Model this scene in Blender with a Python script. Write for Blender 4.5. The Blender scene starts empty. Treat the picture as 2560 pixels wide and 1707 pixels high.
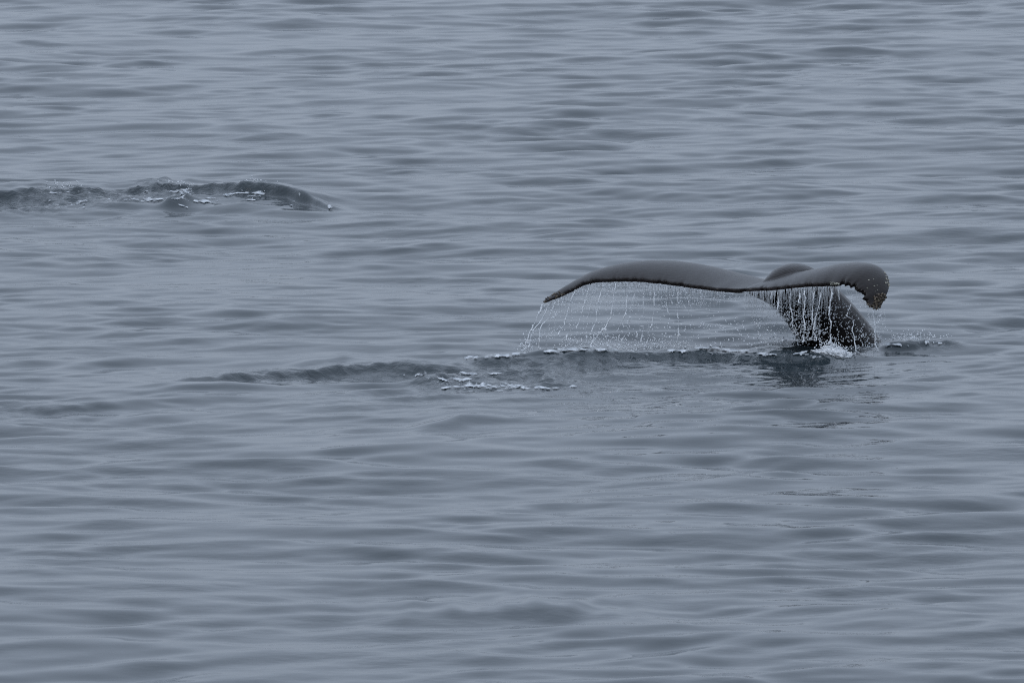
import bpy, bmesh, math, random
import numpy as np
from mathutils import Vector
from mathutils.bvhtree import BVHTree

random.seed(7)
rng = np.random.default_rng(7)
S = bpy.context.scene
COL = S.collection

# ------------------------------------------------------------------ camera
H = 14.8                      # the camera stands on a ship's upper deck
DEP = math.radians(6.5)       # looking down at the sea
FOCAL = 383.0
cam_d = bpy.data.cameras.new("camera")
cam_d.lens = FOCAL
cam_d.sensor_width = 36.0
cam_d.clip_start = 1.0
cam_d.clip_end = 20000.0
cam_d.dof.use_dof = True
cam_d.dof.focus_distance = 130.5
cam_d.dof.aperture_fstop = 8.0
cam = bpy.data.objects.new("camera", cam_d)
COL.objects.link(cam)
cam.location = (0, 0, H)
cam.rotation_euler = (math.pi / 2 - DEP, 0, 0)
S.camera = cam

# ------------------------------------------------------------------ sky, sun, exposure
SUN_EL, SUN_AZ = 48.0, 205.0   # degrees; azimuth clockwise from +Y (behind the camera, a little left)
world = bpy.data.worlds.new("World")
S.world = world
world.use_nodes = True
wn, wl = world.node_tree.nodes, world.node_tree.links
wn.clear()
w_out = wn.new("ShaderNodeOutputWorld")
w_bg = wn.new("ShaderNodeBackground")
w_sky = wn.new("ShaderNodeTexSky")
w_sky.sky_type = 'NISHITA'
w_sky.sun_disc = False
w_sky.sun_elevation = math.radians(SUN_EL)
w_sky.sun_rotation = math.radians(SUN_AZ)
w_sky.air_density = 1.0
w_sky.dust_density = 2.0
w_sky.ozone_density = 1.0
w_hs = wn.new("ShaderNodeHueSaturation")
w_hs.inputs['Saturation'].default_value = 0.45
w_mix = wn.new("ShaderNodeMix")
w_mix.data_type = 'RGBA'
w_mix.inputs[0].default_value = 0.88            # overcast: an even cloud layer over the blue
# overcast sky, darker towards the horizon than overhead (a softened CIE overcast gradient, the same all round)
w_tc = wn.new("ShaderNodeTexCoord")
w_sep = wn.new("ShaderNodeSeparateXYZ")
w_rng = wn.new("ShaderNodeMapRange")
w_rng.inputs[1].default_value = 0.0
w_rng.inputs[2].default_value = 1.0
w_rng.inputs[3].default_value = 1.0
w_rng.inputs[4].default_value = 2.7
w_scl = wn.new("ShaderNodeVectorMath")
w_scl.operation = 'SCALE'
w_scl.inputs[0].default_value = (4.14, 4.87, 6.07)
wl.new(w_tc.outputs['Generated'], w_sep.inputs[0])
wl.new(w_sep.outputs['Z'], w_rng.inputs[0])
wl.new(w_rng.outputs[0], w_scl.inputs['Scale'])
wl.new(w_scl.outputs[0], w_mix.inputs[7])
w_bg.inputs['Strength'].default_value = 0.10
wl.new(w_sky.outputs[0], w_hs.inputs['Color'])
wl.new(w_hs.outputs[0], w_mix.inputs[6])
wl.new(w_mix.outputs[2], w_bg.inputs['Color'])
wl.new(w_bg.outputs[0], w_out.inputs['Surface'])

sun_d = bpy.data.lights.new("sun", 'SUN')
sun_d.energy = 0.6
sun_d.angle = math.radians(25)
sun_d.color = (1.0, 0.97, 0.92)
sun = bpy.data.objects.new("sun", sun_d)
COL.objects.link(sun)
az, el = math.radians(SUN_AZ), math.radians(SUN_EL)
to_sun = Vector((math.sin(az) * math.cos(el), math.cos(az) * math.cos(el), math.sin(el)))
sun.rotation_euler = to_sun.to_track_quat('Z', 'Y').to_euler()

S.view_settings.view_transform = 'Standard'
S.view_settings.look = 'None'
S.view_settings.exposure = 0.0
S.view_settings.gamma = 1.0
S.view_settings.use_curve_mapping = False
S.cycles.use_denoising = False
S.cycles.pixel_filter_type = 'BLACKMAN_HARRIS'
S.cycles.filter_width = 1.1
S.cycles.max_bounces = 8
S.cycles.transparent_max_bounces = 8

# ------------------------------------------------------------------ helpers
FPX = FOCAL / 36.0 * 2560.0
sd, cd = math.sin(DEP), math.cos(DEP)

def ray(px, py):
    a, b = (px - 1280.0) / FPX, -(py - 853.5) / FPX
    return np.array([a, cd + b * sd, -sd + b * cd])

def P(px, py, Y):
    """point of the sight line through the photograph's (px, py) at the distance Y"""
    r = ray(px, py)
    return np.array([0, 0, H]) + r * (Y / r[1])

def G(px, py, z=0.0):
    """point where that sight line meets the calm sea"""
    r = ray(px, py)
    return np.array([0, 0, H]) + r * ((z - H) / r[2])

def proj(x, y, z):
    """the photograph's pixel of a place in the scene"""
    zz = z - H
    dpt = y * cd - zz * sd
    up = y * sd + zz * cd
    return 1280.0 + FPX * x / dpt, 853.5 - FPX * up / dpt

def hash2(ix, iy, seed):
    n = (ix.astype(np.int64) * 374761393 + iy.astype(np.int64) * 668265263 + seed * 974634777) & 0xFFFFFFFF
    n = ((n ^ (n >> 13)) * 1274126177) & 0xFFFFFFFF
    n = n ^ (n >> 16)
    return n.astype(np.float64) / 0xFFFFFFFF

def gnoise(x, y, seed=0):
    """gradient noise, about -0.7 .. 0.7"""
    ix, iy = np.floor(x), np.floor(y)
    fx, fy = x - ix, y - iy
    u, v = fx * fx * fx * (fx * (fx * 6 - 15) + 10), fy * fy * fy * (fy * (fy * 6 - 15) + 10)
    def g(i, j):
        a = hash2(ix + i, iy + j, seed) * 2 * np.pi
        return np.cos(a) * (fx - i) + np.sin(a) * (fy - j)
    return (g(0, 0) * (1 - u) + g(1, 0) * u) * (1 - v) + (g(0, 1) * (1 - u) + g(1, 1) * u) * v

def fbm(x, y, oct=4, seed=0, gain=0.5):
    s, a = 0, 1.0
    for k in range(oct):
        s = s + a * gnoise(x * 2 ** k + 17.3 * k, y * 2 ** k - 9.1 * k, seed + k)
        a *= gain
    return s

def sstep(t):
    t = np.clip(t, 0, 1)
    return t * t * (3 - 2 * t)

def link(name, me, mat=None, parent=None):
    o = bpy.data.objects.new(name, me)
    COL.objects.link(o)
    if mat:
        me.materials.append(mat)
    if parent:
        o.parent = parent
    return o

def np_mesh(name, v, f, smooth=True):
    v = np.asarray(v, np.float32)
    f = np.asarray(f, np.int32)
    k = f.shape[1]
    me = bpy.data.meshes.new(name)
    me.vertices.add(len(v))
    me.vertices.foreach_set("co", v.ravel())
    me.loops.add(f.size)
    me.loops.foreach_set("vertex_index", f.ravel())
    me.polygons.add(len(f))
    me.polygons.foreach_set("loop_start", np.arange(0, f.size, k, dtype=np.int32))
    me.polygons.foreach_set("use_smooth", np.full(len(f), smooth, dtype=bool))
    me.update(calc_edges=True)
    me.validate()
    return me

def tag(o, label=None, cat=None, group=None, kind=None):
    for k, val in (("label", label), ("category", cat), ("group", group), ("kind", kind)):
        if val:
            o[k] = val
    return o

def nodes_of(name):
    m = bpy.data.materials.new(name)
    m.use_nodes = True
    n = m.node_tree.nodes
    return m, n, m.node_tree.links, n["Principled BSDF"]

# ------------------------------------------------------------------ materials
def mat_sea():
    m, n, l, b = nodes_of("sea_water")
    b.inputs['Base Color'].default_value = (0.019, 0.027, 0.032, 1)
    b.inputs['Roughness'].default_value = 0.04
    b.inputs['IOR'].default_value = 1.335
    geo = n.new("ShaderNodeNewGeometry")
    mp = n.new("ShaderNodeMapping")
    mp.inputs['Scale'].default_value = (1.0, 1.5, 1.0)
    l.new(geo.outputs['Position'], mp.inputs['Vector'])
    nz = n.new("ShaderNodeTexNoise")
    nz.inputs['Scale'].default_value = 4.5
    nz.inputs['Detail'].default_value = 3.0
    nz.inputs['Distortion'].default_value = 0.12
    l.new(mp.outputs[0], nz.inputs['Vector'])
    # patches where the breeze wrinkles the surface
    n2 = n.new("ShaderNodeTexNoise")
    n2.inputs['Scale'].default_value = 0.35
    n2.inputs['Detail'].default_value = 2.0
    l.new(mp.outputs[0], n2.inputs['Vector'])
    rm = n.new("ShaderNodeMapRange")
    rm.inputs[1].default_value = 0.38
    rm.inputs[2].default_value = 0.68
    rm.inputs[3].default_value = 0.15
    rm.inputs[4].default_value = 1.0
    l.new(n2.outputs[0], rm.inputs[0])
    bp = n.new("ShaderNodeBump")
    bp.inputs['Distance'].default_value = 0.008
    l.new(nz.outputs[0], bp.inputs['Height'])
    l.new(rm.outputs[0], bp.inputs['Strength'])
    # churned water carries a finer, steeper chop (the attribute says where it is churned)
    at = n.new("ShaderNodeAttribute")
    at.attribute_name = "churn"
    n3 = n.new("ShaderNodeTexNoise")
    n3.inputs['Scale'].default_value = 6.5
    n3.inputs['Detail'].default_value = 4.0
    n3.inputs['Roughness'].default_value = 0.6
    n3.inputs['Distortion'].default_value = 0.6
    l.new(geo.outputs['Position'], n3.inputs['Vector'])
    b2 = n.new("ShaderNodeBump")
    b2.inputs['Distance'].default_value = 0.055
    l.new(n3.outputs[0], b2.inputs['Height'])
    l.new(at.outputs['Fac'], b2.inputs['Strength'])
    l.new(bp.outputs[0], b2.inputs['Normal'])
    l.new(b2.outputs[0], b.inputs['Normal'])
    return m

def mat_skin():
    m, n, l, b = nodes_of("wet_whale_skin")
    b.inputs['Roughness'].default_value = 0.36
    b.inputs['IOR'].default_value = 1.32
    b.inputs['Specular IOR Level'].default_value = 0.44
    tc = n.new("ShaderNodeTexCoord")
    mp = n.new("ShaderNodeMapping")
    mp.inputs['Scale'].default_value = (1.6, 7.0, 9.0)
    l.new(tc.outputs['Object'], mp.inputs['Vector'])
    nz = n.new("ShaderNodeTexNoise")
    nz.inputs['Scale'].default_value = 7.0
    nz.inputs['Detail'].default_value = 6.0
    l.new(mp.outputs[0], nz.inputs['Vector'])
    cr = n.new("ShaderNodeValToRGB")
    cr.color_ramp.elements[0].position = 0.3
    cr.color_ramp.elements[0].color = (0.0065, 0.0048, 0.0045, 1)
    cr.color_ramp.elements[1].position = 0.72
    cr.color_ramp.elements[1].color = (0.0150, 0.0115, 0.0108, 1)
    l.new(nz.outputs[0], cr.inputs[0])
    # pale pin-prick scars
    vo = n.new("ShaderNodeTexVoronoi")
    vo.inputs['Scale'].default_value = 11.0
    l.new(tc.outputs['Object'], vo.inputs['Vector'])
    lt = n.new("ShaderNodeMath")
    lt.operation = 'LESS_THAN'
    lt.inputs[1].default_value = 0.055
    l.new(vo.outputs['Distance'], lt.inputs[0])
    nb = n.new("ShaderNodeTexNoise")
    nb.inputs['Scale'].default_value = 2.3
    l.new(tc.outputs['Object'], nb.inputs['Vector'])
    gt = n.new("ShaderNodeMath")
    gt.operation = 'GREATER_THAN'
    gt.inputs[1].default_value = 0.56
    l.new(nb.outputs[0], gt.inputs[0])
    mu = n.new("ShaderNodeMath")
    mu.operation = 'MULTIPLY'
    l.new(lt.outputs[0], mu.inputs[0])
    l.new(gt.outputs[0], mu.inputs[1])
    mx = n.new("ShaderNodeMix")
    mx.data_type = 'RGBA'
    mx.inputs[7].default_value = (0.16, 0.16, 0.165, 1)
    l.new(mu.outputs[0], mx.inputs[0])
    l.new(cr.outputs[0], mx.inputs[6])
    l.new(mx.outputs[2], b.inputs['Base Color'])
    rr = n.new("ShaderNodeMapRange")
    rr.inputs[3].default_value = 0.16
    rr.inputs[4].default_value = 0.36
    l.new(nz.outputs[0], rr.inputs[0])
    l.new(rr.outputs[0], b.inputs['Roughness'])
    bp = n.new("ShaderNodeBump")
    bp.inputs['Distance'].default_value = 0.004
    bp.inputs['Strength'].default_value = 0.6
    l.new(nz.outputs[0], bp.inputs['Height'])
    l.new(bp.outputs[0], b.inputs['Normal'])
    return m

def mat_foam(name, lo, hi, scale=14.0, lace=False):
    m, n, l, b = nodes_of(name)
    b.inputs['Roughness'].default_value = 0.6
    tc = n.new("ShaderNodeNewGeometry")
    nz = n.new("ShaderNodeTexNoise")
    nz.inputs['Scale'].default_value = scale
    nz.inputs['Detail'].default_value = 5.0
    l.new(tc.outputs['Position'], nz.inputs['Vector'])
    cr = n.new("ShaderNodeValToRGB")
    cr.color_ramp.elements[0].position = 0.35
    cr.color_ramp.elements[0].color = (*lo, 1)
    cr.color_ramp.elements[1].position = 0.65
    cr.color_ramp.elements[1].color = (*hi, 1)
    l.new(nz.outputs[0], cr.inputs[0])
    l.new(cr.outputs[0], b.inputs['Base Color'])
    if lace:
        at = n.new("ShaderNodeAttribute")
        at.attribute_name = "froth"
        nf = n.new("ShaderNodeTexNoise")
        nf.inputs['Scale'].default_value = 15.0
        nf.inputs['Detail'].default_value = 4.0
        l.new(tc.outputs['Position'], nf.inputs['Vector'])
        ad = n.new("ShaderNodeMath")
        ad.operation = 'ADD'
        l.new(at.outputs['Fac'], ad.inputs[0])
        l.new(nf.outputs[0], ad.inputs[1])
        rg = n.new("ShaderNodeMapRange")
        rg.interpolation_type = 'SMOOTHSTEP'
        rg.inputs[1].default_value = 0.55
        rg.inputs[2].default_value = 1.15
        l.new(ad.outputs[0], rg.inputs[0])
        l.new(rg.outputs[0], b.inputs['Alpha'])
    bp = n.new("ShaderNodeBump")
    bp.inputs['Distance'].default_value = 0.02
    bp.inputs['Strength'].default_value = 0.6
    l.new(nz.outputs[0], bp.inputs['Height'])
    l.new(bp.outputs[0], b.inputs['Normal'])
    return m

def mat_drop():
    m, n, l, b = nodes_of("falling_water")
    b.inputs['Roughness'].default_value = 0.08
    b.inputs['IOR'].default_value = 1.33
    b.inputs['Transmission Weight'].default_value = 0.3
    nz = n.new("ShaderNodeTexNoise")
    nz.inputs['Scale'].default_value = 30.0
    geo = n.new("ShaderNodeNewGeometry")
    l.new(geo.outputs['Position'], nz.inputs['Vector'])
    cr = n.new("ShaderNodeValToRGB")
    cr.color_ramp.elements[0].color = (0.72, 0.76, 0.80, 1)
    cr.color_ramp.elements[1].color = (0.90, 0.92, 0.94, 1)
    l.new(nz.outputs[0], cr.inputs[0])
    l.new(cr.outputs[0], b.inputs['Base Color'])
    return m

def mat_barnacle(name, lo, hi):
    m, n, l, b = nodes_of(name)
    b.inputs['Roughness'].default_value = 0.55
    geo = n.new("ShaderNodeNewGeometry")
    nz = n.new("ShaderNodeTexNoise")
    nz.inputs['Scale'].default_value = 24.0
    nz.inputs['Detail'].default_value = 2.0
    l.new(geo.outputs['Position'], nz.inputs['Vector'])
    cr = n.new("ShaderNodeValToRGB")
    cr.color_ramp.elements[0].position = 0.42
    cr.color_ramp.elements[0].color = (*lo, 1)
    cr.color_ramp.elements[1].position = 0.62
    cr.color_ramp.elements[1].color = (*hi, 1)
    l.new(nz.outputs[0], cr.inputs[0])
    l.new(cr.outputs[0], b.inputs['Base Color'])
    return m

M_SEA, M_SKIN, M_DROP = mat_sea(), mat_skin(), mat_drop()
M_FOAM = mat_foam("sea_foam", (0.28, 0.31, 0.34), (0.58, 0.60, 0.62), 14.0, True)
M_SPLASH = mat_foam("white_water", (0.40, 0.43, 0.46), (0.72, 0.74, 0.76), 24.0)
M_BARN = mat_barnacle("barnacle_shell", (0.016, 0.012, 0.010), (0.13, 0.105, 0.075))
M_PALE = mat_barnacle("pale_barnacle_shell", (0.16, 0.16, 0.14), (0.46, 0.45, 0.38))

# ------------------------------------------------------------------ the sea
# ridges of raised water: (photo px, photo py of the foot, height in metres), depth of the face, depth of the back
RIDGES = [
    # wake of the animal that has just gone under on the left
    ([(-260, 525, 0), (-60, 517, .11), (60, 510, .145), (105, 507, .165), (150, 507, .09), (260, 505, .10), (400, 503, .115),
      (470, 500, .145), (560, 503, .125), (660, 506, .145), (720, 513, .15), (770, 521, .115), (815, 528, .065), (850, 532, .02), (900, 534, 0)], .28, .9),
    ([(280, 556, 0), (330, 551, .03), (400, 543, .06), (440, 535, .085), (470, 532, .06), (500, 534, .05), (560, 541, .07), (600, 544, .09),
      (680, 545, .07), (760, 541, .03), (820, 538, 0)], .75, .3),
    # wake of the diving whale
    ([(330, 966, 0), (450, 963, .05), (560, 959, .09), (680, 948, .06), (800, 940, .07), (900, 932, .10), (980, 930, .10),
      (1080, 933, .075), (1150, 936, .05), (1210, 930, 0)], .30, .8),
    ([(230, 990, 0), (400, 988, .05), (560, 986, .05), (700, 980, 0)], .6, .6),
    ([(1110, 930, 0), (1200, 915, .06), (1300, 913, .11), (1450, 903, .13), (1600, 897, .12), (1750, 896, .13), (1850, 898, .11),
      (2000, 902, .08), (2100, 907, .06), (2200, 892, 0)], .38, .45),
    ([(1730, 862, 0), (1800, 859, .035), (1900, 857, .05), (1980, 857, .04), (2050, 857, 0)], .3, .4),
    ([(2180, 874, 0), (2230, 873, .05), (2320, 868, .08), (2380, 863, .03), (2412, 861, 0)], .25, .3),
    # lone humps of water
    ([(1020, 1090, 0), (1080, 1086, .045), (1150, 1081, .085), (1200, 1077, .06), (1270, 1070, 0)], .75, .8),
    ([(2480, 882, 0), (2520, 880, .025), (2560, 881, .035), (2620, 882, 0)], .2, .3),
    ([(700, 925, 0), (760, 922, .05), (860, 916, .07), (930, 916, 0)], .5, .8),
    ([(950, 892, 0), (1080, 886, .06), (1250, 880, .05), (1350, 880, 0)], .6, .9),
    ([(880, 1575, 0), (1040, 1570, .09), (1300, 1565, .12), (1560, 1568, .09), (1750, 1580, 0)], 1.1, 1.3),
]
# where the whales have churned the surface: px, py, half width, half height, strength
CHURN = [(740, 938, 260, 22, .5), (60, 512, 150, 26, .8), (220, 505, 130, 22, .9), (420, 492, 130, 20, 1), (600, 490, 150, 18, .9), (740, 505, 90, 20, .35),
         (950, 918, 150, 24, .75), (1130, 945, 120, 30, .8), (1270, 952, 190, 26, .9), (1330, 903, 190, 18, .7), (1550, 893, 160, 18, .9),
         (1720, 885, 160, 16, .9), (1860, 890, 160, 14, .7), (1980, 876, 100, 14, .6), (2290, 858, 110, 12, 1), (2120, 872, 110, 10, .6),
         (1600, 930, 300, 26, .30), (1000, 1000, 320, 40, .16), (100, 1030, 200, 40, .16)]

def zone(px, py, zs, p=2):
    m = np.zeros_like(px)
    for (cx, cy, rx, ry, w) in zs:
        d = ((px - cx) / rx) ** 2 + ((py - cy) / ry) ** 2
        m = np.maximum(m, w * np.exp(-d ** p))
    return m

wave_rng = np.random.default_rng(21)
WAVES = []
for lo, hi, n, slope, spread in ((7, 16, 14, .014, 24), (2.6, 7, 34, .029, 27), (1.2, 2.6, 70, .055, 28), (.5, 1.2, 110, .070, 25), (.26, .5, 110, .040, 22)):
    for i in range(n):
        lam = lo * (hi / lo) ** wave_rng.random()
        th = math.radians(wave_rng.normal(5, spread))
        k = 2 * math.pi / lam
        a = slope * math.sqrt(2.0 / n) / k
        WAVES.append((k * math.sin(th), -k * math.cos(th), wave_rng.random() * 6.283, a, lam))

FAN = [(lam, .034, math.radians(wave_rng.normal(44, 7)), wave_rng.random() * 6.283) for lam in (2.3, 1.7, 1.3, 1.0, .8, .66, .55, .47, .4, .36)]

def sea_height(x, y, cell):
    """x, y arrays; cell: the local grid spacing, so that waves the grid cannot hold are left out"""
    x = x.astype(np.float32); y = y.astype(np.float32)
    wx = x + (1.1 * gnoise(x * .09, y * .07, 91)).astype(np.float32)
    wy = y + (1.3 * gnoise(x * .08 + 5, y * .09, 92)).astype(np.float32)
    gust = (0.97 + .45 * gnoise(x * .13, y * .06, 93) + .8 * gnoise(x * .5, y * .2, 94)).astype(np.float32)
    gust = np.clip(gust, .45, 1.6)
    # ripples spreading from the whale run aslant here and smooth out the others
    px, py = proj(x, y, 0 * x)
    fan = zone(px, py, [(2230, 925, 430, 62, 1)]).astype(np.float32)
    calm = 1 - .55 * fan
    h = np.zeros_like(x)
    for lam, a, th, ph in FAN:
        k = 2 * math.pi / lam
        h += fan * a / k * np.sin(k * (math.sin(th) * wx - math.cos(th) * wy) + ph)
    for kx, ky, ph, a, lam in WAVES:
        w = a * np.clip(lam / (cell * 3.0) - 1, 0, 1)
        s = np.sin(kx * wx + ky * wy + ph)
        if lam < 2.6:
            w = w * gust * calm
        h += w * s
    far = 1.0
    hr = np.zeros_like(x)
    for pts, wf, wb in RIDGES:
        g = np.array([[*G(p[0], p[1])[:2], p[2]] for p in pts])
        o = np.argsort(g[:, 0])
        g = g[o]
        sel = np.where((x > g[0, 0]) & (x < g[-1, 0]) & (np.abs(y - g[:, 1].mean()) < 8))
        xs, ys = x[sel], y[sel]
        rag = 1.0 if g[-1, 0] - g[0, 0] > 3.2 else .25   # long crests are ragged, lone humps smooth
        wob = .12 * gnoise(xs * 1.3, ys * .3, 40) + .05 * gnoise(xs * 4, ys * .8, 41)
        y0 = np.interp(xs, g[:, 0], g[:, 1]) + wob
        A = np.interp(xs, g[:, 0], g[:, 2]) * (1 + rag * (.45 * gnoise(xs * 1.5, ys * .3, 42) + .4 * gnoise(xs * 4.2, ys * 1.1, 43)))
        t = ys - y0
        sh = np.where(t < wf, sstep(t / wf), np.exp(-((t - wf) / wb) ** 2))
        hr[sel] += A * sh
    h = h + hr
    px, py = proj(x, y, hr)
    m = zone(px, py, CHURN)
    m = m * np.clip(.75 + .9 * gnoise(x * .9, y * .5, 77), .25, 1.3)
    sel = np.where(m > .01)
    xs, ys = x[sel], y[sel]
    c = np.zeros_like(xs)
    for lam, a, sdd in ((.8, .055, 1), (.38, .085, 2), (.2, .060, 3), (.11, .024, 4)):
        q = gnoise(xs / lam + .3 * gnoise(xs * 2, ys * 2, 8), ys / (lam * 1.5), 60 + sdd)
        c += a * (.45 - np.abs(q)) * 1.5 + a * .5 * q
    h[sel] += m[sel] * c
    return h, m

def spaced(a, b, f):
    """coordinates from a to b whose step is f(value)"""
    out = [a]
    while out[-1] < b:
        out.append(out[-1] + f(out[-1]))
    return np.array(out)

def row_step(y):
    for (ya, yb, st) in ((121.5, 136.0, .040), (139.0, 151.5, .050)):
        if ya < y < yb:
            return st
    if 97 < y < 190:
        return .085
    d = (97 - y) if y <= 97 else (y - 190)
    return .085 + d * .06

rows = spaced(-60.0, 9000.0, row_step)
rows = rows[::1]
def col_step(u):
    d = max(0, abs(u) - 8.0)
    return .032 + d * .06
half = spaced(0.0, 6000.0, col_step)
us = np.concatenate([-half[:0:-1], half])

def u_scale(y):
    return np.clip(.35 + .65 * y / 130.0, .35, 1.6)

UU, YY = np.meshgrid(us, rows)
XX = UU * u_scale(YY)
dr = np.gradient(rows)[:, None] * np.ones_like(UU)
dc = np.gradient(us)[None, :] * np.ones_like(UU)
CELL = np.maximum(dr * .8, dc)
ZZ = np.zeros_like(XX)
near = CELL < 4.0
CH = np.zeros_like(XX)
ZZ[near], CH[near] = sea_height(XX[near], YY[near], CELL[near].astype(np.float32))
nr, nc = XX.shape
idx = np.arange(nr * nc).reshape(nr, nc)
quads = np.stack([idx[:-1, :-1], idx[:-1, 1:], idx[1:, 1:], idx[1:, :-1]], -1).reshape(-1, 4)
sea = link("sea", np_mesh("sea", np.stack([XX, YY, ZZ], -1).reshape(-1, 3), quads), M_SEA)
_at = sea.data.attributes.new('churn', 'FLOAT', 'POINT')
_at.data.foreach_set('value', np.clip(CH, 0, 1).astype(np.float32).ravel())
tag(sea, "calm blue grey sea with long low ripples", "sea", kind='structure')

def sea_z(x, y):
    """height of the built sea surface at x, y"""
    x, y = np.asarray(x, float), np.asarray(y, float)
    u = x / u_scale(y)
    j = np.clip(np.searchsorted(us, u) - 1, 0, nc - 2)
    i = np.clip(np.searchsorted(rows, y) - 1, 0, nr - 2)
    fu = (u - us[j]) / (us[j + 1] - us[j])
    fv = (y - rows[i]) / (rows[i + 1] - rows[i])
    return (ZZ[i, j] * (1 - fu) + ZZ[i, j + 1] * fu) * (1 - fv) + (ZZ[i + 1, j] * (1 - fu) + ZZ[i + 1, j + 1] * fu) * fv

# ------------------------------------------------------------------ the whale
def cubic(ts, keys, vals):
    """smooth interpolation through the keys (Catmull-Rom style tangents)"""
    keys, vals = np.asarray(keys, float), np.asarray(vals, float)
    m = np.zeros_like(vals)
    for i in range(len(keys)):
        a, b = max(0, i - 1), min(len(keys) - 1, i + 1)
        m[i] = (vals[b] - vals[a]) / (keys[b] - keys[a])
    out = []
    for t in ts:
        i = int(np.clip(np.searchsorted(keys, t) - 1, 0, len(keys) - 2))
        hh = keys[i + 1] - keys[i]
        s = (t - keys[i]) / hh
        out.append((2 * s ** 3 - 3 * s ** 2 + 1) * vals[i] + (s ** 3 - 2 * s ** 2 + s) * hh * m[i]
                   + (-2 * s ** 3 + 3 * s ** 2) * vals[i + 1] + (s ** 3 - s ** 2) * hh * m[i + 1])
    return np.array(out)

# stations from the middle notch to the tip: s, trailing edge (px, py, Y), leading edge (px, py, Y), thickness, camber
FLUKE_A = [(0, (1862, 729, 128.95), (1975, 716, 129.72), .055, .01), (.15, (1785, 725, 129.0), (1870, 690, 129.9), .105, .02),
           (.35, (1690, 713, 129.1), (1750, 662, 129.95), .10, .03), (.5, (1610, 704, 129.2), (1655, 653, 129.95), .085, .04),
           (.65, (1530, 703, 129.35), (1572, 660, 129.95), .07, .045), (.78, (1470, 709, 129.5), (1490, 680, 129.95), .055, .03),
           (.9, (1415, 735, 129.65), (1422, 713, 129.9), .045, .015), (1, (1360, 758, 129.75), (1363, 747, 129.85), .022, 0)]
FLUKE_B = [(0, (1852, 727, 128.9), (1962, 705, 129.75), .075, .02), (.2, (1930, 724, 128.75), (1995, 688, 129.6), .10, .03),
           (.4, (2010, 716, 128.6), (2060, 674, 129.4), .09, .04), (.55, (2070, 714, 128.5), (2122, 660, 129.2), .08, .05),
           (.7, (2112, 714, 128.4), (2184, 662, 129.0), .07, .05), (.82, (2140, 726, 128.35), (2216, 684, 128.85), .06, .04),
           (.91, (2157, 746, 128.3), (2223, 716, 128.7), .05, .03), (.97, (2172, 763, 128.3), (2212, 748, 128.55), .04, .01),
           (1, (2192, 772, 128.3), (2204, 764, 128.45), .025, 0)]

def fluke_mesh(st, sgn, seed):
    ns, ncd = 170, 26
    ts = np.linspace(0, 1, ns)
    k = [s[0] for s in st]
    T = cubic(ts, k, [P(*s[1]) for s in st])
    L = cubic(ts, k, [P(*s[2]) for s in st])
    tm = cubic(ts, k, [s[3] for s in st])
    cb = cubic(ts, k, [s[4] for s in st])
    span = np.gradient((T + L) / 2, axis=0)
    # the hind margin is scalloped and nicked
    n1 = gnoise(ts * 19, ts * 0 + seed, seed)
    n2 = np.abs(gnoise(ts * 43, ts * 0 + seed + 3.3, seed + 5)) * np.clip(.8 + 1.6 * gnoise(ts * 11, ts * 0 + 8.1, seed + 6), .1, 2)
    bite = (.045 * n1 - .12 * n2) * sstep(ts * 8) * sstep((1 - ts) * 9 + .2) * (1 + (1.3 * sstep((ts - .62) / .1) if sgn > 0 else 0)) - .13 * np.exp(-(ts / .022) ** 2)
    verts, rings = [], []
    for i in range(ns):
        ch = L[i] - T[i]
        nrm = np.cross(ch, span[i]) * (1 if sgn < 0 else -1)
        nrm /= np.linalg.norm(nrm) + 1e-9
        cl = np.linalg.norm(ch)
        Ti, nick = T[i], -ch / cl * bite[i]      # nicks only reach a little way in
        te = min(.026, tm[i] * .45) * (1 + .15 * n1[i])
        cs = (1 - np.cos(np.linspace(0, math.pi, ncd))) / 2
        ring = []
        def half_t(c):
            r = 1 - c
            return te * math.sqrt(max(0, 1 - c)) + tm[i] * 5 * (.2969 * math.sqrt(r) - .126 * r - .3516 * r * r + .2843 * r ** 3 - .1015 * r ** 4) * .5
        for c in cs:
            ring.append(Ti + ch * c + nick * (1 - c) ** 9 + nrm * (cb[i] * 4 * c * (1 - c) + half_t(c)))
        for c in cs[::-1][1:]:
            ring.append(Ti + ch * c + nick * (1 - c) ** 5 + nrm * (cb[i] * 4 * c * (1 - c) - half_t(c)))
        rings.append(len(verts))
        verts += ring
    m = 2 * ncd - 1
    faces = []
    for i in range(ns - 1):
        for j in range(m):
            a, b = rings[i] + j, rings[i] + (j + 1) % m
            faces.append((a, b, b + m, a + m))
    faces.append(tuple(range(m))[::-1])
    faces.append(tuple(range((ns - 1) * m, ns * m)))
    return verts, faces

# tail stock: rises from the sea, arches and runs out between the flukes: px, py, Y, half width, half depth
STOCK = [(2330, 1130, 131.6, .62, .60), (2180, 985, 130.95, .50, .52), (2103, 862, 130.35, .43, .42), (2054, 795, 130.1, .395, .38),
         (2016, 748, 129.95, .35, .34), (1992, 712, 129.8, .27, .25), (1960, 706, 129.5, .20, .18), (1918, 716, 129.2, .085, .08),
         (1888, 723, 129.1, .03, .03)]

_ball = bmesh.new()
bmesh.ops.create_icosphere(_ball, subdivisions=3, radius=1)
BALL_V = np.array([v.co for v in _ball.verts])
BALL_F = np.array([[v.index for v in f.verts] for f in _ball.faces])
_ball.free()

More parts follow.
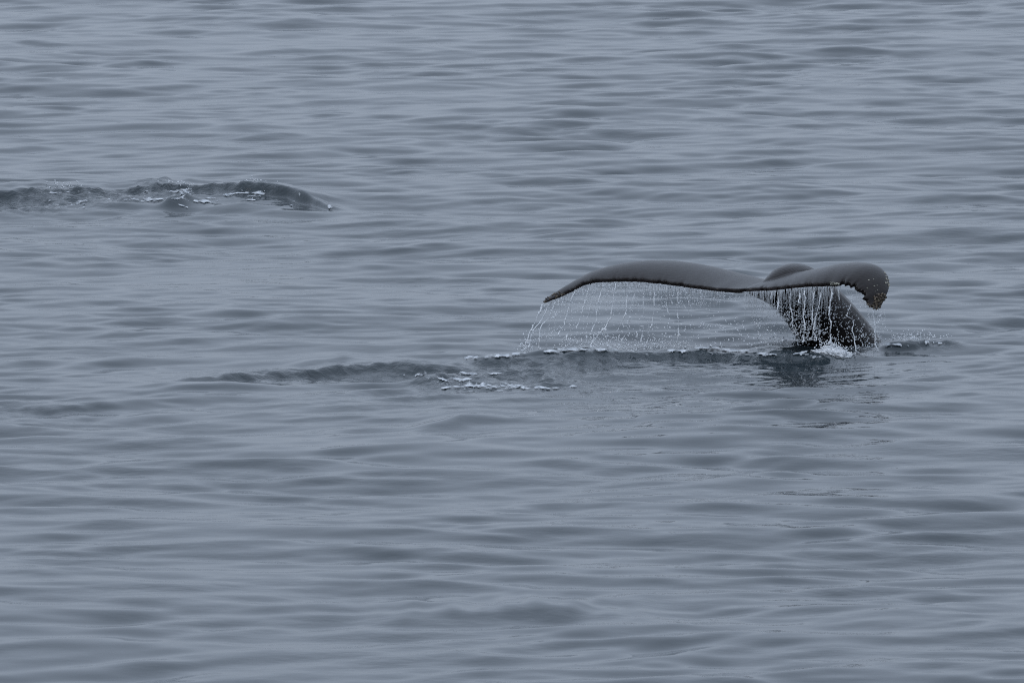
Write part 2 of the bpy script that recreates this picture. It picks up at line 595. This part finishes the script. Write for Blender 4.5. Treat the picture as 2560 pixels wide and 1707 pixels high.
def stock_mesh(STOCK):
    n = 64
    k = np.linspace(0, 1, len(STOCK))
    ts = np.linspace(0, 1, n)
    C = cubic(ts, k, [P(*s[:3]) for s in STOCK])
    A = cubic(ts, k, [s[3] for s in STOCK])
    B = cubic(ts, k, [s[4] for s in STOCK])
    # a chain of overlapping balls: fused into one skin by the remesh, it turns sharp bends without folding
    verts, faces = [], []
    for i in range(n):
        r = (A[i] + B[i]) / 2
        b0 = len(verts)
        verts += [C[i] + BALL_V[q] * np.array([A[i], B[i], r]) for q in range(len(BALL_V))]
        faces += [tuple(int(q) + b0 for q in f) for f in BALL_F]
    return verts, faces

# the skin that flares from the stock out to the underside of the flukes
FLARE = [(2075, 850, 130.1, .30, .26), (1992, 766, 129.75, .215, .2), (1937, 743, 129.4, .115, .1), (1880, 731, 129.05, .04, .03)]

def build_whale():
    bm = bmesh.new()
    for verts, faces in (stock_mesh(STOCK), stock_mesh(FLARE), fluke_mesh(FLUKE_A, -1, 11), fluke_mesh(FLUKE_B, 1, 23)):
        vs = [bm.verts.new(v) for v in verts]
        fs = [bm.faces.new([vs[q] for q in f]) for f in faces]
        bmesh.ops.recalc_face_normals(bm, faces=fs)
    me = bpy.data.meshes.new("humpback_whale")
    bm.to_mesh(me)
    bm.free()
    o = bpy.data.objects.new("humpback_whale", me)
    COL.objects.link(o)
    r = o.modifiers.new("r", 'REMESH')
    r.mode = 'VOXEL'
    r.voxel_size = .0105
    s = o.modifiers.new("s", 'SMOOTH')
    s.factor = .5
    s.iterations = 5
    dg = bpy.context.evaluated_depsgraph_get()
    me2 = bpy.data.meshes.new_from_object(o.evaluated_get(dg))
    me2.name = "humpback_whale"
    o.modifiers.clear()
    o.data = me2
    bpy.data.meshes.remove(me)
    base = Vector(P(2097, 862, 130.35))
    base.z = 0
    me2.transform(__import__('mathutils').Matrix.Translation(-base))
    o.location = base
    me2.materials.clear()
    me2.materials.append(M_SKIN)
    me2.polygons.foreach_set("use_smooth", np.ones(len(me2.polygons), dtype=bool))
    me2.update()
    return o, base

whale, WB = build_whale()
tag(whale, "dark humpback whale diving, arched tail flukes raised and streaming with water", "whale")
bvh = BVHTree.FromPolygons([v.co + WB for v in whale.data.vertices], [tuple(p.vertices) for p in whale.data.polygons])
eye = Vector((0, 0, H))

def skin_at(px, py):
    d = Vector(ray(px, py)).normalized()
    hit = bvh.ray_cast(eye, d)
    return (hit[0], hit[1]) if hit[0] else (None, None)

ICO = bmesh.new()
bmesh.ops.create_icosphere(ICO, subdivisions=1, radius=1)
ICO_V = np.array([v.co for v in ICO.verts])
ICO_F = np.array([[v.index for v in f.verts] for f in ICO.faces])
ICO.free()

def blobs(pts, radii, stretch=None):
    """many small drops in one mesh"""
    pts, radii = np.asarray(pts), np.asarray(radii)
    sc = np.ones((len(pts), 3)) if stretch is None else stretch
    v = pts[:, None, :] + ICO_V[None] * radii[:, None, None] * sc[:, None, :]
    f = ICO_F[None] + (np.arange(len(pts)) * len(ICO_V))[:, None, None]
    return v.reshape(-1, 3), f.reshape(-1, 3)

def barnacles(name, spots, mat, label, rlo, rhi):
    """each a low cone with an open crater, set on the skin"""
    V, F = [], []
    for px, py in spots:
        p, nrm = skin_at(px, py)
        if p is None:
            continue
        r = random.uniform(rlo, rhi)
        t = nrm.orthogonal().normalized()
        bt = nrm.cross(t)
        hgt = r * random.uniform(.6, 1.3)
        b0 = len(V)
        for rr, hh in ((1, -.2), (.8, .6), (.5, 1.0), (.3, .55)):
            for j in range(6):
                a = j * math.pi / 3 + random.uniform(-.2, .2)
                V.append(p + (t * math.cos(a) + bt * math.sin(a)) * r * rr + nrm * hgt * hh - WB)
        for k in range(3):
            for j in range(6):
                F.append((b0 + k * 6 + j, b0 + k * 6 + (j + 1) % 6, b0 + k * 6 + 6 + (j + 1) % 6, b0 + k * 6 + 6 + j))
    o = link(name, np_mesh(name, V, F, False), mat, whale)
    o['kind'] = 'stuff'
    o['label'] = label
    return o

def scatter(n, poly):
    """n random photo points inside a polygon"""
    poly = np.array(poly, float)
    out = []
    while len(out) < n:
        x, y = random.uniform(*sorted((poly[:, 0].min(), poly[:, 0].max()))), random.uniform(poly[:, 1].min(), poly[:, 1].max())
        ins = False
        for i in range(len(poly)):
            (x1, y1), (x2, y2) = poly[i], poly[i - 1]
            if (y1 > y) != (y2 > y) and x < (x2 - x1) * (y - y1) / (y2 - y1) + x1:
                ins = not ins
        if ins:
            out.append((x, y))
    return out

barnacles("barnacle_cluster", scatter(150, [(2186, 738), (2228, 728), (2226, 752), (2206, 764), (2205, 778), (2190, 774), (2170, 768), (2165, 758), (2188, 757)]),
          M_BARN, "brown and cream barnacles crusting the curled right fluke tip", .010, .022)
barnacles("barnacle_cluster", scatter(40, [(1355, 752), (1372, 738), (1410, 728), (1412, 736), (1375, 758), (1358, 764)]),
          M_BARN, "barnacles crusting the pointed left fluke tip", .008, .016)
barnacles("barnacle_cluster", scatter(16, [(2074, 706), (2096, 705), (2098, 711), (2078, 712)]),
          M_PALE, "small cream barnacle patch above the hind edge", .008, .014)
barnacles("barnacle_cluster", scatter(22, [(2205, 665), (2222, 680), (2230, 705), (2225, 725), (2208, 705), (2214, 690)]) + scatter(7, [(2170, 700), (2200, 690), (2200, 730), (2160, 730)]),
          M_PALE, "pale specks of barnacle along the rounded front edge of the right fluke", .007, .014)

# ------------------------------------------------------------------ water running off the flukes
def stream_mesh(path, thick, solid, seed):
    """a falling thread of water: beads and short necks along a ragged path"""
    r_ = np.random.default_rng(seed)
    path = np.array(path)
    seg = np.linalg.norm(np.diff(path, axis=0), axis=1)
    k = np.concatenate([[0], np.cumsum(seg)])
    n = max(6, int(k[-1] / .011))
    ts = np.linspace(0, k[-1], n)
    C = cubic(ts, k, path)
    ph = r_.random() * 100
    C[:, 0] += .016 * gnoise(ts * 9 + ph, ts * 0, seed) + .008 * gnoise(ts * 30 + ph, ts * 0 + 3, seed)
    C[:, 1] += .02 * gnoise(ts * 9 + ph, ts * 0 + 7, seed)
    dens = .5 + gnoise(ts * 7 + ph, ts * 0 + 1, seed + 1) + .4 * gnoise(ts * 22 + ph, ts * 0 + 1, seed + 2)
    rad = thick * np.clip(dens, .12, 1.3)
    V, F, nv = [], [], 0
    # necks
    run = np.ones(n, bool)
    rad = np.where(dens > (1 - solid) * .9, rad, thick * .12)
    ring = np.array([[math.cos(a), math.sin(a), 0] for a in np.linspace(0, 2 * math.pi, 6)[:-1]])
    i = 0
    while i < n:
        if not run[i]:
            i += 1
            continue
        j = i
        while j + 1 < n and run[j + 1]:
            j += 1
        if j - i >= 2:
            for q in range(i, j + 1):
                rr = rad[q] * (.15 if q in (i, j) else .75)
                V.append(C[q] + ring * rr)
            m = j - i + 1
            for q in range(m - 1):
                for s in range(5):
                    a, b = nv + q * 5 + s, nv + q * 5 + (s + 1) % 5
                    F += [(a, b, b + 5), (a, b + 5, a + 5)]
            nv += m * 5
        i = j + 1
    V = [np.concatenate(V)] if V else []
    # beads
    keep = r_.random(n) < np.clip(.12 + dens * .55, .06, .8)
    pts = C[keep] + r_.normal(0, thick * .35, (keep.sum(), 3))
    rr = rad[keep] * r_.uniform(.35, .95, keep.sum())
    st = np.ones((len(pts), 3))
    st[:, 2] = r_.uniform(.9, 2.0, len(pts))
    bv, bf = blobs(pts, rr, st)
    V.append(bv)
    return np.concatenate(V), np.concatenate([np.array(F, int).reshape(-1, 3), bf + nv])

def za(zx, zy):
    return 1280 + zx / 4.055, 600 + zy / 4.055

def zb(zx, zy):
    return 1780 + zx / 3.675, 600 + zy / 3.675

def te_depth(px):
    """how far off the hind margin is, at a photo column"""
    pts = [(s[1][0], s[1][2]) for s in FLUKE_A[::-1]] + [(s[1][0], s[1][2]) for s in FLUKE_B]
    return float(np.interp(px, [p[0] for p in pts], [p[1] for p in pts]))

def sea_cut(path):
    """drop what would lie under the water"""
    return [p for p in path if p[2] > sea_z(p[0], p[1]) - .02]

LEFT_ST = [  # points measured down the thread, thickness, solidity, label
    ([(310, 655), (240, 820), (190, 920), (140, 1060), (100, 1165)], .0085, .75, "long slanting thread of water falling from the very tip of the left fluke"),
    ([(385, 640), (290, 820), (215, 920), (178, 1060), (182, 1165)], .0080, .7, "slanting water thread just inside the one off the left fluke tip"),
    ([(450, 620), (360, 800), (300, 870), (276, 1000), (272, 1165)], .0075, .65, "third water thread from the left fluke tip, reaching a small white splash"),
    ([(480, 610), (435, 800), (430, 900), (388, 955)], .0060, .45, "short beaded water trickle beside the long threads of the left tip"),
    ([(640, 500), (570, 700), (540, 830), (480, 930), (468, 965)], .0070, .55, "beaded water trickle under the bend of the left fluke"),
    ([(790, 440), (730, 650), (690, 800), (650, 900)], .0065, .5, "water trickle leaving the first scallop right of the left fluke's bend"),
    ([(815, 560), (790, 700), (745, 830)], .0050, .4, "short faint trickle hanging free below the left fluke's bend"),
    ([(925, 425), (880, 620), (860, 740), (840, 850), (808, 915)], .0065, .55, "even vertical water trickle under the left part of the left fluke"),
    ([(1060, 420), (1030, 560), (1018, 680), (998, 765)], .0060, .5, "water trickle ending in a forked blob below the left fluke"),
    ([(1000, 790), (930, 900), (870, 970), (800, 1060), (815, 1110)], .0105, .75, "thick slanting spout of water striking the sea in a white splash"),
    ([(1172, 425), (1160, 620), (1158, 720), (1110, 830), (1068, 925)], .0060, .5, "trickle right of the forked one, bending left near its foot"),
    ([(1290, 440), (1220, 620), (1200, 720), (1188, 800)], .0045, .4, "thin dotted trickle under the middle of the left fluke"),
    ([(1192, 870), (1160, 940), (1098, 1035)], .0065, .6, "short detached slanting thread low above the water, right of the thick spout"),
    ([(1340, 450), (1330, 640), (1335, 760)], .0045, .35, "faint dotted trickle just right of the middle of the left fluke"),
    ([(1455, 455), (1440, 620), (1435, 760), (1400, 900), (1358, 1055)], .0060, .5, "long trickle under the widest part of the left fluke, bending left"),
    ([(1330, 900), (1320, 960), (1310, 1040)], .0060, .5, "crooked scrap of falling water low beside the long bending trickle"),
    ([(1685, 490), (1680, 700), (1685, 850), (1680, 1000), (1635, 1095)], .0055, .5, "straight trickle falling from the step in the hind edge"),
    ([(1570, 470), (1570, 680), (1585, 745)], .0045, .35, "faint dotted trickle left of the straight one at the step"),
    ([(1830, 515), (1825, 640), (1815, 700)], .0045, .35, "faint dotted trickle nearest the notch on the left fluke"),
    ([(560, 950), (545, 985), (575, 1060)], .0065, .5, "crooked scrap of water above the sea below the left fluke's bend"),
]
RIGHT_ST = [
    ([(600, 478), (612, 560), (598, 650)], .0090, .8, "pale water streak down the left margin of the tail stock"),
    ([(722, 470), (715, 560), (732, 680), (742, 800)], .0070, .6, "thin dotted streak on the left half of the tail stock"),
    ([(800, 465), (808, 520), (790, 580)], .0110, .9, "short broad water veil left of the brightest streak"),
    ([(852, 462), (852, 560), (842, 700), (850, 820), (838, 945)], .0130, .95, "thick bright water streak down the left middle of the dark tail stock"),
    ([(935, 470), (930, 560), (922, 700), (918, 800), (938, 850), (962, 925)], .0085, .75, "forked water streak in the middle of the tail stock, its left branch"),
    ([(1000, 475), (982, 600), (960, 680), (940, 770), (935, 830)], .0100, .85, "curving right branch of the forked streak on the tail stock"),
    ([(1105, 440), (1085, 600), (1078, 700), (1092, 800), (1080, 950)], .0125, .95, "long bright straight water streak right of the fork, ending at the white splash"),
    ([(1160, 440), (1172, 555)], .0070, .6, "short curling streak near the right edge of the tail stock"),
    ([(1275, 600), (1240, 695), (1300, 735), (1290, 830), (1310, 930), (1322, 1020)], .0085, .6, "broken spattering streak over the right side of the tail stock"),
    ([(1478, 640), (1490, 740), (1500, 880), (1500, 940), (1535, 1035)], .0080, .7, "water thread dripping from the curled right fluke tip to the sea"),
    ([(545, 470), (540, 540)], .0080, .7, "short veil of water where the tail stock meets the left fluke"),
]
k = 0
for lst, conv in ((LEFT_ST, za), (RIGHT_ST, zb)):
    for pts, th, solid, label in lst:
        path = []
        for i, q in enumerate(pts):
            px, py = conv(*q)
            Y = te_depth(conv(*pts[0])[0]) - .03 - .02 * i
            path.append(P(px, py, Y))
        path = np.array(path)
        v, f = stream_mesh(path, th * (2.2 if lst is LEFT_ST else 1.45), solid, 300 + k)
        base = path[-1]
        o = link("water_stream", np_mesh("water_stream", v - base, f), M_DROP)
        o.location = base
        tag(o, label, "water stream", "streams of water running off the tail flukes")
        k += 1

def stuff_drops(name, pts, radii, label, cat, stretch=None):
    v, f = blobs(pts, radii, stretch)
    o = link(name, np_mesh(name, v, f), M_DROP)
    tag(o, label, cat, kind='stuff')
    return o

# fringe: hundreds of drips too fine to tell apart, hanging from the hind margin
def fringe(name, st, n, lmean, label, s0=0.0, s1=1.0):
    ks = [s[0] for s in st]
    V, F, nv = [], [], 0
    tri = np.array([[math.cos(a), math.sin(a), 0] for a in (0, 2.1, 4.2)])
    for i in range(n):
        s = random.uniform(s0, s1)
        T = cubic([s], ks, [P(*q[1]) for q in st])[0] + np.array([random.gauss(0, .006), random.gauss(0, .02) - .01, 0])
        ln = min(.35, random.expovariate(1 / lmean) + .01)
        m = 4
        r0 = random.uniform(.0018, .0045)
        dx = random.uniform(-.12, .02) * ln
        for q in range(m):
            t = q / (m - 1)
            V.append(T + np.array([dx * t + random.gauss(0, .002), 0, -ln * t - .01]) + tri * r0 * (1 - .75 * t))
        for q in range(m - 1):
            for j in range(3):
                a, b = nv + q * 3 + j, nv + q * 3 + (j + 1) % 3
                F += [(a, b, b + 3), (a, b + 3, a + 3)]
        nv += 3 * m
    o = link(name, np_mesh(name, np.concatenate(V), F), M_DROP)
    tag(o, label, "dripping water", kind='stuff')

fringe("dripping_water", FLUKE_A, 900, .06, "fine fringe of drips hanging from the hind edge of the left fluke", .1, .98)
fringe("dripping_water", FLUKE_B, 420, .11, "veil of fine drips in front of the tail stock", .02, .56)
fringe("dripping_water", FLUKE_B, 90, .03, "sparse short drips along the curled end of the right fluke", .56, 1)

# loose drops
def spray(poly, n, Yf, rlo, rhi, weight=None):
    pts, rad = [], []
    for px, py in scatter(n, poly):
        if weight and random.random() > weight(px, py):
            continue
        p = P(px, py, Yf(px) + random.gauss(-.05, .09))
        if p[2] < sea_z(p[0], p[1]) + .005:
            continue
        pts.append(p)
        rad.append(1.35 * (rlo + (rhi - rlo) * random.random() ** 2.2))
    return pts, rad

def add_spray(name, parts, label):
    pts = np.concatenate([np.array(p[0]).reshape(-1, 3) for p in parts])
    rad = np.concatenate([np.array(p[1]) for p in parts])
    st = np.ones((len(pts), 3))
    st[:, 2] = rng.uniform(.8, 1.7, len(pts))
    stuff_drops(name, pts, rad, label, "water droplets", st)

left_edge = [(1358, 762), (1415, 740), (1470, 712), (1530, 706), (1600, 707), (1690, 718), (1780, 730), (1850, 734)]
add_spray("water_droplets", [
    spray(left_edge + [(1850, 752), (1700, 770), (1560, 780), (1450, 780), (1380, 800)], 1500, te_depth, .0020, .0050),
    spray(left_edge + [(1850, 830), (1640, 830), (1500, 840), (1330, 850)], 480, te_depth, .0020, .0060),
    spray([(1300, 830), (1420, 800), (1700, 810), (1900, 800), (1960, 850), (1900, 875), (1600, 880), (1290, 890)], 620, te_depth, .0025, .0080),
    spray([(1400, 840), (1500, 830), (1560, 850), (1560, 880), (1400, 885)], 260, te_depth, .003, .009),
], "fine spray of drops falling under the left fluke")
add_spray("water_droplets", [
    spray([(1860, 735), (1940, 735), (2010, 860), (1900, 860)], 500, lambda x: 129.0, .002, .0055),
    spray([(1925, 765), (1960, 735), (2050, 735), (2050, 850), (1998, 855)], 1100, lambda x: 129.0, .0030, .0085),
    spray([(2000, 735), (2090, 730), (2200, 850), (2050, 858)], 520, lambda x: 129.0, .0028, .0075),
], "white drops spattering in front of the dark tail stock")
add_spray("water_droplets", [
    spray([(2165, 770), (2215, 775), (2215, 830), (2190, 860), (2170, 800)], 190, lambda x: 128.35, .002, .006),
    spray([(2110, 722), (2150, 742), (2170, 765), (2150, 780), (2120, 750)], 60, lambda x: 128.4, .002, .0045),
], "small drops falling from the curled right fluke tip")

# ------------------------------------------------------------------ foam on the water
def foam(name, zs, lines, label, pxr, pyr, seed, lift=.009, mat=M_FOAM, scale=(5.2, 3.4), sx=.012, sy=.028):
    """rafts of bubbles lying on the sea: sheets that thin out to nothing at their rims"""
    a, b = G(pxr[0], pyr[1]), G(pxr[1], pyr[0])
    c, d = G(pxr[0], pyr[0]), G(pxr[1], pyr[1])
    xs = np.arange(min(a[0], c[0]), max(b[0], d[0]), sx)
    ys = np.arange(min(a[1], d[1]) - .5, max(b[1], c[1]) + 1.5, sy)
    X, Y = np.meshgrid(xs, ys)
    Z = sea_z(X, Y)
    px, py = proj(X, Y, Z)
    cov = zone(px, py, zs, 1)
    wob = 2.2 * gnoise(X * 4, Y * 3, seed + 31) + 1.2 * gnoise(X * 12, Y * 7, seed + 32)
    brk = np.clip(.75 + 1.1 * gnoise(X * 3.1, Y * 2, seed + 33) + .7 * gnoise(X * 9, Y * 5, seed + 34), .12, 1.25)
    for pts, hw, wt in lines:
        lp = np.array(pts, float)
        if lp[0, 0] > lp[-1, 0]:
            lp = lp[::-1]
        d = py - np.interp(px, lp[:, 0], lp[:, 1]) + wob
        e = np.clip(np.minimum(px - lp[0, 0], lp[-1, 0] - px) / 8.0 + .3, 0, 1)
        cov = np.maximum(cov, 1.3 * wt * e * brk * np.exp(-(d / hw) ** 2))
    q = fbm(X * scale[0] + .4 * gnoise(X * 3, Y * 3, seed + 50), Y * scale[1], 6, seed, .68) * .62 + .5
    ln = 1 - np.abs(fbm(X * scale[0] * 1.2, Y * scale[1] * 1.2, 3, seed + 9)) * 3.0
    q = np.maximum(q, np.clip(ln, 0, 1) * .66)
    m = q - (1 - cov * 1.0)
    m = m - .42 * np.clip(gnoise(X * 15, Y * 8, seed + 81) + .10, 0, 1)
    ok = (m > 0) & (cov > .05)
    fm = ok[:-1, :-1] & ok[1:, :-1] & ok[:-1, 1:] & ok[1:, 1:]
    Zf = Z + .004 + lift * np.sqrt(np.clip(m * 5, 0, 1)) * (.75 + .6 * gnoise(X * 11, Y * 9, seed + 70))
    idx = np.arange(X.size).reshape(X.shape)
    qd = np.stack([idx[:-1, :-1], idx[:-1, 1:], idx[1:, 1:], idx[1:, :-1]], -1)[fm]
    used = np.unique(qd)
    re = np.full(X.size, -1)
    re[used] = np.arange(len(used))
    v = np.stack([X.ravel()[used], Y.ravel()[used], Zf.ravel()[used]], -1)
    o = link(name, np_mesh(name, v, re[qd]), mat)
    fa = o.data.attributes.new('froth', 'FLOAT', 'POINT')
    fa.data.foreach_set('value', np.clip(m.ravel()[used] * 1.3, 0, 1).astype(np.float32))
    tag(o, label, "foam", kind='stuff')
    return o

foam("foam", [(150, 485, 40, 6, .55), (200, 508, 38, 9, .75), (180, 520, 55, 8, .6), (120, 515, 60, 10, .4), (60, 505, 70, 10, .3), (270, 500, 40, 6, .55),
              (300, 492, 30, 5, .55), (390, 500, 50, 8, .75), (450, 482, 45, 12, .8), (440, 498, 50, 6, .8), (500, 504, 60, 8, .75), (560, 490, 60, 8, .6),
              (640, 488, 34, 8, .85), (690, 508, 40, 8, .4), (760, 505, 70, 18, .32), (822, 520, 14, 9, .7), (635, 500, 40, 5, .6)],
     [([(88, 513), (115, 506), (138, 500)], 2.2, .7), ([(150, 500), (172, 496), (192, 499), (208, 509)], 4, .9), ([(246, 491), (268, 489)], 2.5, .8),
      ([(248, 501), (278, 499)], 2.5, .8), ([(306, 504), (340, 498), (368, 492)], 2.5, .8), ([(345, 506), (375, 503)], 3.5, .8), ([(412, 492), (432, 475)], 3.5, .9),
      ([(425, 507), (448, 497), (478, 481)], 3.5, .9), ([(445, 476), (490, 471)], 2, .8), ([(436, 508), (455, 515), (474, 521)], 3, .9), ([(480, 504), (510, 495), (545, 497)], 3, .8),
      ([(570, 487), (600, 484), (630, 487), (655, 493)], 2.5, .85), ([(610, 500), (642, 503)], 2.5, .8), ([(685, 507), (720, 512), (738, 519)], 2, .7),
      ([(725, 480), (760, 486), (800, 499), (820, 513), (828, 524)], 1.8, .75), ([(120, 484), (150, 483), (200, 482), (250, 484)], 2, .7), ([(250, 482), (330, 481), (400, 478)], 1.5, .5)],
     "streaks of white foam on the churned dark water left by the second animal", (-60, 870), (465, 545), 5)
foam("foam", [(1130, 948, 60, 13, .8), (1200, 965, 95, 12, .85), (1280, 968, 90, 9, .8), (1350, 970, 80, 7, .8), (1430, 966, 40, 6, .75), (1180, 935, 70, 6, .6),
              (1010, 905, 60, 6, .45), (900, 915, 80, 8, .3), (1050, 940, 60, 8, .6), (1300, 945, 120, 10, .35)],
     [([(1085, 942), (1110, 950), (1135, 958)], 4, .9), ([(1100, 972), (1180, 964), (1240, 962), (1330, 968)], 4, .8), ([(1140, 982), (1260, 976), (1380, 972)], 3, .7),
      ([(1130, 936), (1200, 936), (1260, 934)], 2.5, .6), ([(1380, 960), (1420, 966), (1450, 968)], 3, .8), ([(1600, 931), (1640, 928), (1690, 932)], 1.2, .6)],
     "wide pale foam patch in the wake below the left fluke", (800, 1540), (890, 1000), 6)
foam("foam", [(1190, 896, 60, 4, .8), (1260, 891, 40, 4, .95), (1310, 888, 40, 5, .95), (1380, 881, 60, 5, .9), (1450, 876, 70, 6, .9), (1520, 878, 50, 6, .7),
              (1600, 888, 80, 6, .55), (1640, 898, 60, 5, .5), (1700, 880, 45, 5, .8), (1770, 872, 48, 5, 1), (1850, 880, 70, 5, .95), (1920, 890, 34, 5, .95),
              (2000, 888, 50, 5, .85), (1780, 890, 80, 8, .4), (1900, 868, 120, 5, .5)],
     [([(1165, 898), (1230, 893), (1290, 893), (1332, 886), (1346, 882)], 2.8, .9), ([(1345, 884), (1400, 878), (1470, 875), (1532, 877)], 2.8, .9),
      ([(1688, 891), (1720, 880), (1750, 872), (1775, 869), (1800, 873), (1826, 880), (1852, 883)], 2.8, 1), ([(1846, 880), (1875, 879), (1900, 886), (1920, 886), (1946, 894)], 3.2, 1),
      ([(1952, 896), (1985, 888), (2010, 883), (2030, 879), (2042, 890)], 2.5, .9), ([(1590, 888), (1640, 890), (1690, 888)], 2.2, .7), ([(1900, 864), (1960, 860), (2010, 862)], 2, .7)],
     "long white foam line along the wake between the drips and the tail stock", (1130, 2070), (850, 920), 7, .02)
foam("foam", [(2225, 862, 40, 6, .8), (2270, 866, 50, 5, .9), (2320, 858, 60, 6, .7), (2360, 862, 40, 4, .7), (2250, 848, 60, 4, .6), (2310, 847, 40, 4, .6), (2150, 872, 60, 5, .6), (2060, 896, 110, 6, .55), (2150, 888, 70, 6, .5)],
     [([(2195, 868), (2240, 866), (2300, 868)], 2.8, .85), ([(2200, 850), (2260, 845), (2310, 848)], 1.8, .7), ([(2280, 862), (2330, 858), (2365, 862)], 2.5, .85)],
     "foam on the short dark wake right of the tail stock", (1960, 2440), (830, 915), 8, .02)

# white water thrown up against the stock
def splash(px, py, rx, ry, rz, label, seed):
    b = G(px, py)
    n, m = 70, 120
    V, F = [], []
    for i in range(n):
        ph = (i / (n - 1)) * math.pi * .56
        for j in range(m):
            th = 2 * math.pi * j / m
            d = np.array([math.sin(ph) * math.cos(th), math.sin(ph) * math.sin(th), math.cos(ph)])
            V.append(d)
    V = np.array(V)
    nn = fbm(V[:, 0] * 2.2 + 10 + V[:, 2] * 1.3, V[:, 1] * 2.2 + V[:, 2] * 1.7, 5, seed, .62)
    n2 = fbm(V[:, 0] * 6 + V[:, 2] * 5, V[:, 1] * 6 - V[:, 2] * 4, 3, seed + 3, .6)
    rr = 1 + .30 * nn + .13 * n2
    V = V * rr[:, None] * np.array([rx, ry, rz])
    V[:, 2] *= 1 - .38 * V[:, 0] / rx           # higher at its left end
    V[:, 2] += sea_z(b[0], b[1]) - .02
    for i in range(n - 1):
        for j in range(m):
            a, c = i * m + j, i * m + (j + 1) % m
            F.append((a, c, c + m, a + m))
    o = link("splash", np_mesh("splash", V, F), M_SPLASH)
    o.location = (b[0], b[1], 0)
    tag(o, label, "splash", kind='stuff')
    pts, rad = [], []
    for i in range(150):
        th, ph = random.uniform(0, 6.28), random.uniform(0, 1.5)
        k2 = 1 + abs(random.gauss(0, .22))
        p = np.array([b[0] + rx * k2 * math.sin(ph) * math.cos(th), b[1] + ry * k2 * math.sin(ph) * math.sin(th), 0])
        p[2] = max(sea_z(p[0], p[1]), rz * k2 * math.cos(ph) * (1 - .38 * math.sin(ph) * math.cos(th)) + sea_z(p[0], p[1]))
        pts.append(p)
        rad.append(random.uniform(.003, .010))
    return pts, rad

sp = splash(2085, 889, .235, .27, .115, "heap of white water thrown up at the foot of the tail stock", 4)
extra = [sp]
for (cx, cy, w, hgt, n) in ((1318, 890, 26, 12, 60), (1500, 872, 60, 14, 220), (1600, 872, 80, 16, 320), (1700, 868, 60, 10, 120), (1960, 858, 60, 16, 260),
                            (2280, 852, 70, 10, 220), (160, 498, 50, 3, 60), (640, 499, 40, 3, 30), (450, 495, 40, 3, 40), (2170, 868, 50, 12, 90)):
    pts, rad = [], []
    for i in range(n):
        px, py0 = random.gauss(cx, w * .5), cy + random.gauss(0, 4)
        g = G(px, py0)
        z = sea_z(g[0], g[1]) + .006 + abs(random.gauss(0, hgt * .0048))
        pts.append(np.array([g[0], g[1], z]))
        rad.append(random.uniform(.0025, .009))
    extra.append((pts, rad))
add_spray("water_droplets", extra, "drops splashing up along the wakes and around the white splash")
